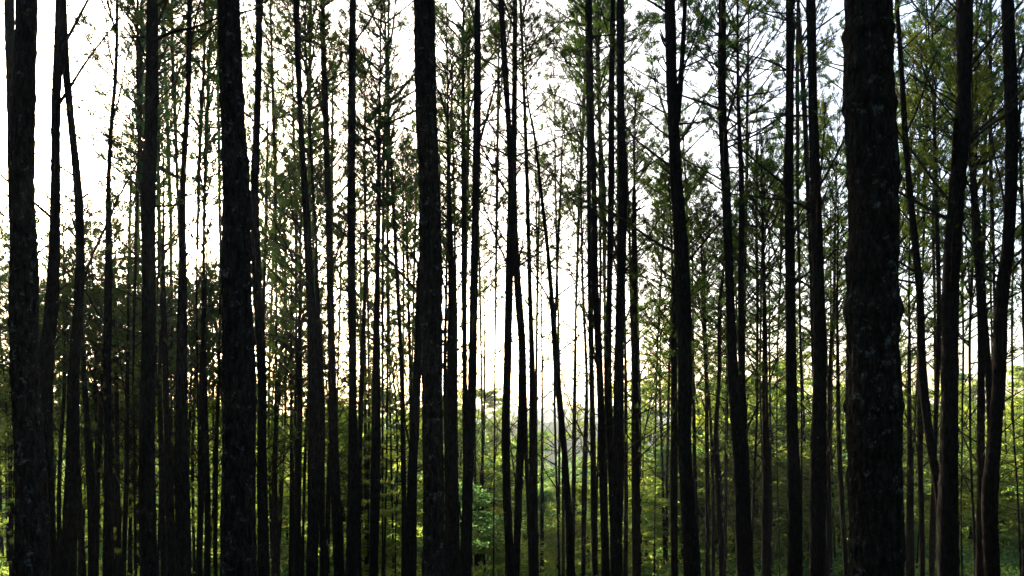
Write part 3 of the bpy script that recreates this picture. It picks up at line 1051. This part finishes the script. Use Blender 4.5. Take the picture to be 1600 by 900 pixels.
#        x range      n   tops        crown begins  distance  kinds  label
BANDS = [
    (-60, 70, 8, (300, 420), (520, 680), (28, 44), 'aad', 'slim far pine with dark foliage under the bright open sky'),
    (70, 200, 9, (310, 450), (500, 660), (28, 44), 'aas', 'slim far pine with dark foliage under the bright open sky'),
    (195, 290, 7, (40, 300), (500, 660), (26, 42), 'aas', 'slim far pine in the dark foliage around the low sun'),
    (345, 480, 9, (20, 320), (480, 640), (26, 42), 'aaas', 'slim far pine in the foliage beyond the sun-blocking giant'),
    (230, 350, 6, (405, 470), (560, 680), (26, 40), 'ada', 'slim far pine in the dark foliage around the low sun'),
    (480, 660, 8, (50, 380), (440, 600), (26, 44), 'aas', 'slim far pine in the foliage beyond the sun-blocking giant'),
    (198, 350, 8, (-140, 0), (290, 350), (21, 30), 'ddd', ''),
    (370, 660, 3, (-160, 20), (200, 420), (24, 36), 'aas', ''),
    (1010, 1620, 6, (-160, 20), (200, 400), (25, 38), 'aas', ''),
    (680, 780, 6, (-20, 320), (380, 520), (28, 44), 'as', 'slim far pine before the bright valley gap'),
    (780, 1010, 7, (-150, 300), (300, 460), (26, 42), 'aas', 'slim far pine before the bright valley gap'),
    (1010, 1120, 4, (150, 460), (520, 640), (28, 44), 'aad', 'slim far pine in the green crowns beyond the swollen-knot pine'),
    (1120, 1230, 5, (120, 400), (540, 680), (26, 42), 'das', 'slim far pine in the green crowns beyond the swollen-knot pine'),
    (1230, 1420, 8, (20, 420), (520, 640), (26, 44), 'aas', 'slim far pine in the foliage behind the bulging giant'),
    (1420, 1660, 8, (-60, 400), (480, 600), (26, 44), 'asa', 'slim far pine in the foliage at the clearing'),
]
for x0, x1, n, tops, bases, ds, kinds, label in BANDS:
    for k in range(n):
        x = x0 + (x1 - x0) * (k + r.uniform(0.1, 0.9)) / n
        d = r.uniform(*ds)
        far_pine(x, r.uniform(*tops), r.uniform(*bases), d, kinds[k % len(kinds)], r, r.uniform(2.2, 4.5), label,
                 branches=6 if 200 < x else 4)

# young pines with low crowns fill the space under the tall ones
for x0, x1, n, tops, bases, ds in [
    (-60, 230, 8, (500, 640), (800, 900), (28, 44)), (230, 650, 11, (470, 640), (780, 900), (30, 48)),
    (650, 760, 3, (560, 640), (780, 880), (44, 60)), (760, 980, 6, (610, 690), (800, 900), (44, 62)),
    (980, 1240, 10, (500, 660), (780, 900), (42, 60)), (1240, 1420, 6, (500, 640), (760, 860), (42, 60)),
    (1420, 1660, 4, (540, 640), (740, 820), (44, 60))]:
    for k in range(n):
        x = x0 + (x1 - x0) * (k + r.uniform(0, 1)) / n
        far_pine(x, r.uniform(*tops), r.uniform(*bases), r.uniform(*ds), 'y', r, r.uniform(2.5, 4), '', branches=0, what='low young pine')

# crowded thin stems in the dark wood
for k in range(40):
    x = r.uniform(-20, 640) 
    d = r.uniform(30, 46)
    far_pine(x, r.uniform(430, 520), r.uniform(640, 760), d, 'as'[k % 2], r, r.uniform(2.5, 5), 'very thin stem in the crowded dark wood, its top lost in foliage', branches=3, what='threadlike stem')


# ------------------------------------------------------------------ young broad-leaved trees and shrubs lit from behind
def leaf_cloud(r, centres, radii, n_per, size, flat=0.5):
    """small leaf faces scattered in flattened clumps"""
    C = np.repeat(np.asarray(centres), n_per, 0)
    R = np.repeat(np.asarray(radii), n_per)[:, None]
    p = r.normal(size=(len(C), 3))
    p /= np.linalg.norm(p, axis=1)[:, None]
    p *= (r.random((len(C), 1)) ** 0.45) * R
    p[:, 2] *= flat
    P = C + p
    n = r.normal(size=(len(P), 3)) + np.array([0, 0, 1.0])
    n /= np.linalg.norm(n, axis=1)[:, None]
    a = np.cross(n, r.normal(size=(len(P), 3)))
    a /= np.linalg.norm(a, axis=1)[:, None]
    b = np.cross(n, a)
    s = (size * r.uniform(0.6, 1.3, len(P)))[:, None]
    V = np.stack([P - a * s, P + b * s * 0.45, P + a * s, P - b * s * 0.45], 1).reshape(-1, 3)
    i = np.arange(len(P))[:, None] * 4
    return V, np.concatenate([i, i + 1, i + 2, i + 3], 1)


def young_tree_meshes(seed, H, spread, n_b, mat, leaf=0.075, n_per=46):
    r = np.random.default_rng(seed)
    wood = Wood()
    stem = np.array([[0, 0, -0.3], [r.normal(0, .1), r.normal(0, .1), H * 0.4], [r.normal(0, .2), r.normal(0, .2), H * 0.75], [r.normal(0, .2), r.normal(0, .2), H]])
    wood.tube(stem, 0.035 + 0.008 * H, 0.01, 7)
    cs, rs = [], []
    bw = Wood()
    for k in range(n_b):
        t = r.uniform(0.18, 0.97)
        a = r.uniform(0, 6.283)
        L = spread * (1.1 - t) ** 0.55 * r.uniform(0.6, 1.1)
        p0 = np.array([np.interp(t * H, stem[:, 2], stem[:, c]) for c in range(3)])
        e = r.uniform(0.05, 0.55)
        dv = np.array([math.cos(a) * math.cos(e), math.sin(a) * math.cos(e), math.sin(e)])
        P = np.array([p0, p0 + dv * L * 0.5 + [0, 0, 0.05 * L], p0 + dv * L + [0, 0, -0.03 * L]])
        bw.tube(P, 0.018, 0.004, 3)
        m = int(2 + L * 2.2)
        for j in range(m):
            s = 0.3 + 0.7 * (j + 0.5) / m
            q = p0 + dv * L * s + r.normal(0, 0.16, 3) * [1, 1, 0.5]
            cs.append(q)
            rs.append(r.uniform(0.22, 0.55))
    V, F = leaf_cloud(r, cs, rs, n_per, leaf, 0.38)
    return (mesh_from('trunk', np.vstack(wood.v), np.vstack(wood.f), M_BARK),
            mesh_from('boughs', np.vstack(bw.v), np.vstack(bw.f), M_TWIG),
            mesh_from('crown', V, F, mat, False))


YOUNG = [young_tree_meshes(500 + i, 5.5, 2.2, 34, M_LEAF if i % 2 == 0 else M_LEAF_GREEN) for i in range(5)]
BROAD = [young_tree_meshes(520 + i, 8.5, 3.6, 60, M_LEAF_GREEN if i % 2 == 0 else M_LEAF, 0.11, 34) for i in range(3)]
YG = 'young leafy trees beyond the pines'


def place_leafy(x, top_row, d, pool, H0, r, label, group=YG, squash=1.0):
    X = (x - 800) / FPX * d
    gz = float(ground_z(X, d))
    top = at(0, top_row, d)[2]
    H = max(top - gz, 0.8)
    s = H / H0
    t = link('young_tree', None, None, (X, d, gz), (0, 0, r.uniform(0, 6.28)), (s * squash, s * squash, s))
    for nm, me in zip(('trunk', 'boughs', 'crown'), pool[r.integers(len(pool))]):
        link(nm, me, t)
    low = label == 'low leafy bush'
    if low:
        t.name = 'leafy_bush'
        group = 'leafy bushes on the slope'
    SORTED.setdefault('broad far tree' if pool is BROAD else 'low leafy bush' if low else 'leafy tree', []).append((x, t))
    return tag(t, label, 'bush' if low else 'tree', group)


for x0, x1, n, tops, ds, pool, H0, sq, label in [
    (-80, 420, 18, (600, 780), (45, 65), YOUNG, 5.5, 1.1, 'young leafy tree glinting between the dark stems below the sun'),
    (420, 740, 15, (600, 760), (45, 68), YOUNG, 5.5, 1.1, 'young sunlit leafy tree low between the central pines'),
    (730, 1010, 17, (640, 820), (42, 80), YOUNG, 5.5, 1.0, 'young yellow-green tree rising from the valley gap'),
    (1000, 1330, 18, (560, 760), (42, 72), YOUNG, 5.5, 1.1, 'young yellow-green tree between the swollen-knot pine and the bulging giant'),
    (420, 760, 8, (700, 860), (33, 46), YOUNG, 5.5, 1.7, 'low leafy bush'),
    (740, 1010, 10, (740, 870), (34, 48), YOUNG, 5.5, 1.7, 'low leafy bush'),
    (1000, 1330, 14, (690, 830), (38, 52), YOUNG, 5.5, 1.7, 'low leafy bush'),
    (1390, 1680, 13, (700, 820), (40, 54), YOUNG, 5.5, 1.7, 'low leafy bush'),
    (1390, 1680, 7, (590, 700), (52, 66), YOUNG, 5.5, 1.0, 'young leafy tree standing in the green clearing'),
    (380, 760, 10, (590, 655), (95, 140), BROAD, 8.5, 1.0, 'broad leafy tree deep behind the central pines'),
    (740, 1000, 9, (690, 750), (95, 150), BROAD, 8.5, 1.0, 'broad leafy tree down in the hazy valley'),
    (1000, 1400, 6, (590, 655), (95, 140), BROAD, 8.5, 1.0, 'broad leafy tree behind the green clearing'),
    (1380, 1700, 6, (570, 640), (100, 145), BROAD, 8.5, 1.0, 'broad leafy tree lining the end of the clearing'),
    (-100, 380, 12, (570, 640), (90, 135), BROAD, 8.5, 1.0, 'broad leafy tree behind the dark crowded wood'),
]:
    for k in range(n):
        x = x0 + (x1 - x0) * (k + r.uniform(0.05, 0.95)) / n
        place_leafy(x, r.uniform(*tops), r.uniform(*ds), pool, H0, r, label, squash=sq)

# low shrubs and tall weeds carpet the clearing: uncountable
def ground_cover(name, x_rows, n_clump, n_per, size, mat, label, seed, d_range, rad=(0.25, 0.8)):
    r = np.random.default_rng(seed)
    d = d_range[0] * (d_range[1] / d_range[0]) ** r.random(n_clump)
    x = r.uniform(*x_rows, n_clump)
    X = (x - 800) / FPX * d
    keep = vnoise(X * 0.2 + 300, d * 0.2, seed) > 0.34
    X, d = X[keep], d[keep]
    rr = r.uniform(*rad, len(X)) * (d / 45) ** 0.5
    Z = ground_z(X, d) + rr * 0.35
    V, F = leaf_cloud(r, np.stack([X, d, Z], 1), rr, n_per, size, 0.75)
    o = link(name, mesh_from(name, V, F, mat, False))
    return tag(o, label, None, None, 'stuff')


ground_cover('undergrowth', (-200, 1800), 7000, 26, 0.12, M_LEAF, 'yellow-green weeds and low shrubs in the clearing', 901, (30, 130))
ground_cover('fern_cover', (-200, 1800), 2400, 26, 0.10, M_LEAF_GREEN, 'deep green low growth on the slope and clearing', 902, (27, 90))

# the wood on the far side of the valley reads as one mass
r = np.random.default_rng(903)
n = 1500
Y = r.uniform(150, 380, n)
X = r.uniform(-0.8, 0.8, n) * Y
cz = ground_z(X, Y)
cs = np.stack([X, Y, cz + r.uniform(2, 7, n)], 1)
V, F = leaf_cloud(r, cs, r.uniform(2.0, 4.5, n), 70, 0.55, 0.9)
o = link('distant_forest', mesh_from('distant_forest', V, F, M_LEAF_GREEN, False))
tag(o, 'hazy green wood filling the valley', None, None, 'stuff')

for what, items in SORTED.items():
    placed_labels(items, what)

# ------------------------------------------------------------------ unseen wood behind and beside the viewpoint, added to shade the trunks
r = np.random.default_rng(905)
trunks = Wood()
cs, rs = [], []
for k in range(260):
    for _ in range(50):
        x, y = r.uniform(-34, 34), r.uniform(-36, 24)
        if y < -1.5 and x * x + y * y > 6 or abs(x) > 0.75 * y + 4.5 and y >= -1.5 and abs(x) > 3:
            break
    gz = float(ground_z(x, y))
    h = r.uniform(17, 23)
    lean = r.normal(0, 0.4, 2)
    P = np.array([[x, y, gz - 0.3], [x + lean[0] * 0.4, y + lean[1] * 0.4, gz + h * 0.5], [x + lean[0], y + lean[1], gz + h]])
    trunks.tube(P, r.uniform(0.10, 0.2), 0.03, 9)
    for j in range(26):
        t = r.uniform(0.30, 1.0)
        L = 3.0 * (1.05 - t) ** 0.4 * r.random() ** 0.5
        a = r.uniform(0, 6.283)
        cs.append([x + lean[0] * t + math.cos(a) * L, y + lean[1] * t + math.sin(a) * L, gz + h * t])
        rs.append(r.uniform(0.4, 0.9))
    # understorey
    for j in range(3):
        a, L = r.uniform(0, 6.283), r.uniform(0.5, 2.5)
        if y < -6 or abs(x) > 9:
            cs.append([x + math.cos(a) * L, y + math.sin(a) * L, gz + r.uniform(0.3, 2.8)])
            rs.append(r.uniform(0.5, 1.0))
V, F = leaf_cloud(r, cs, rs, 80, 0.2, 0.7)
tv, tf = np.vstack(trunks.v), np.vstack(trunks.f)
o = link('unseen_shade_wood', mesh_from('unseen_shade_wood', np.vstack([tv, V]), np.vstack([tf, F + len(tv)]), [M_BARK, M_NEEDLE_COOL], False, [0] * len(tf) + [1] * len(F)))
tag(o, 'unseen pine wood around the viewpoint, added dense to shade the trunks', None, None, 'stuff')

# ------------------------------------------------------------------ the air
hz = bpy.data.materials.new('haze')
hz.use_nodes = True
nt = hz.node_tree
nt.nodes.clear()
vo = nt.nodes.new('ShaderNodeVolumePrincipled')
vo.inputs['Color'].default_value = (0.86, 0.93, 1.0, 1)
vo.inputs['Density'].default_value = 0.00017
vo.inputs['Anisotropy'].default_value = 0.5
nt.links.new(vo.outputs[0], nt.nodes.new('ShaderNodeOutputMaterial').inputs['Volume'])
hv = np.array([[x, y, z] for z in (-45, 24) for y in (-55, 1650) for x in (-950, 950)], float)
hf = np.array([[0, 2, 3, 1], [4, 5, 7, 6], [0, 1, 5, 4], [2, 6, 7, 3], [0, 4, 6, 2], [1, 3, 7, 5]])
tag(link('haze', mesh_from('haze', hv, hf, hz, False)), 'thin morning haze hanging over the valley and wood', None, None, 'stuff')
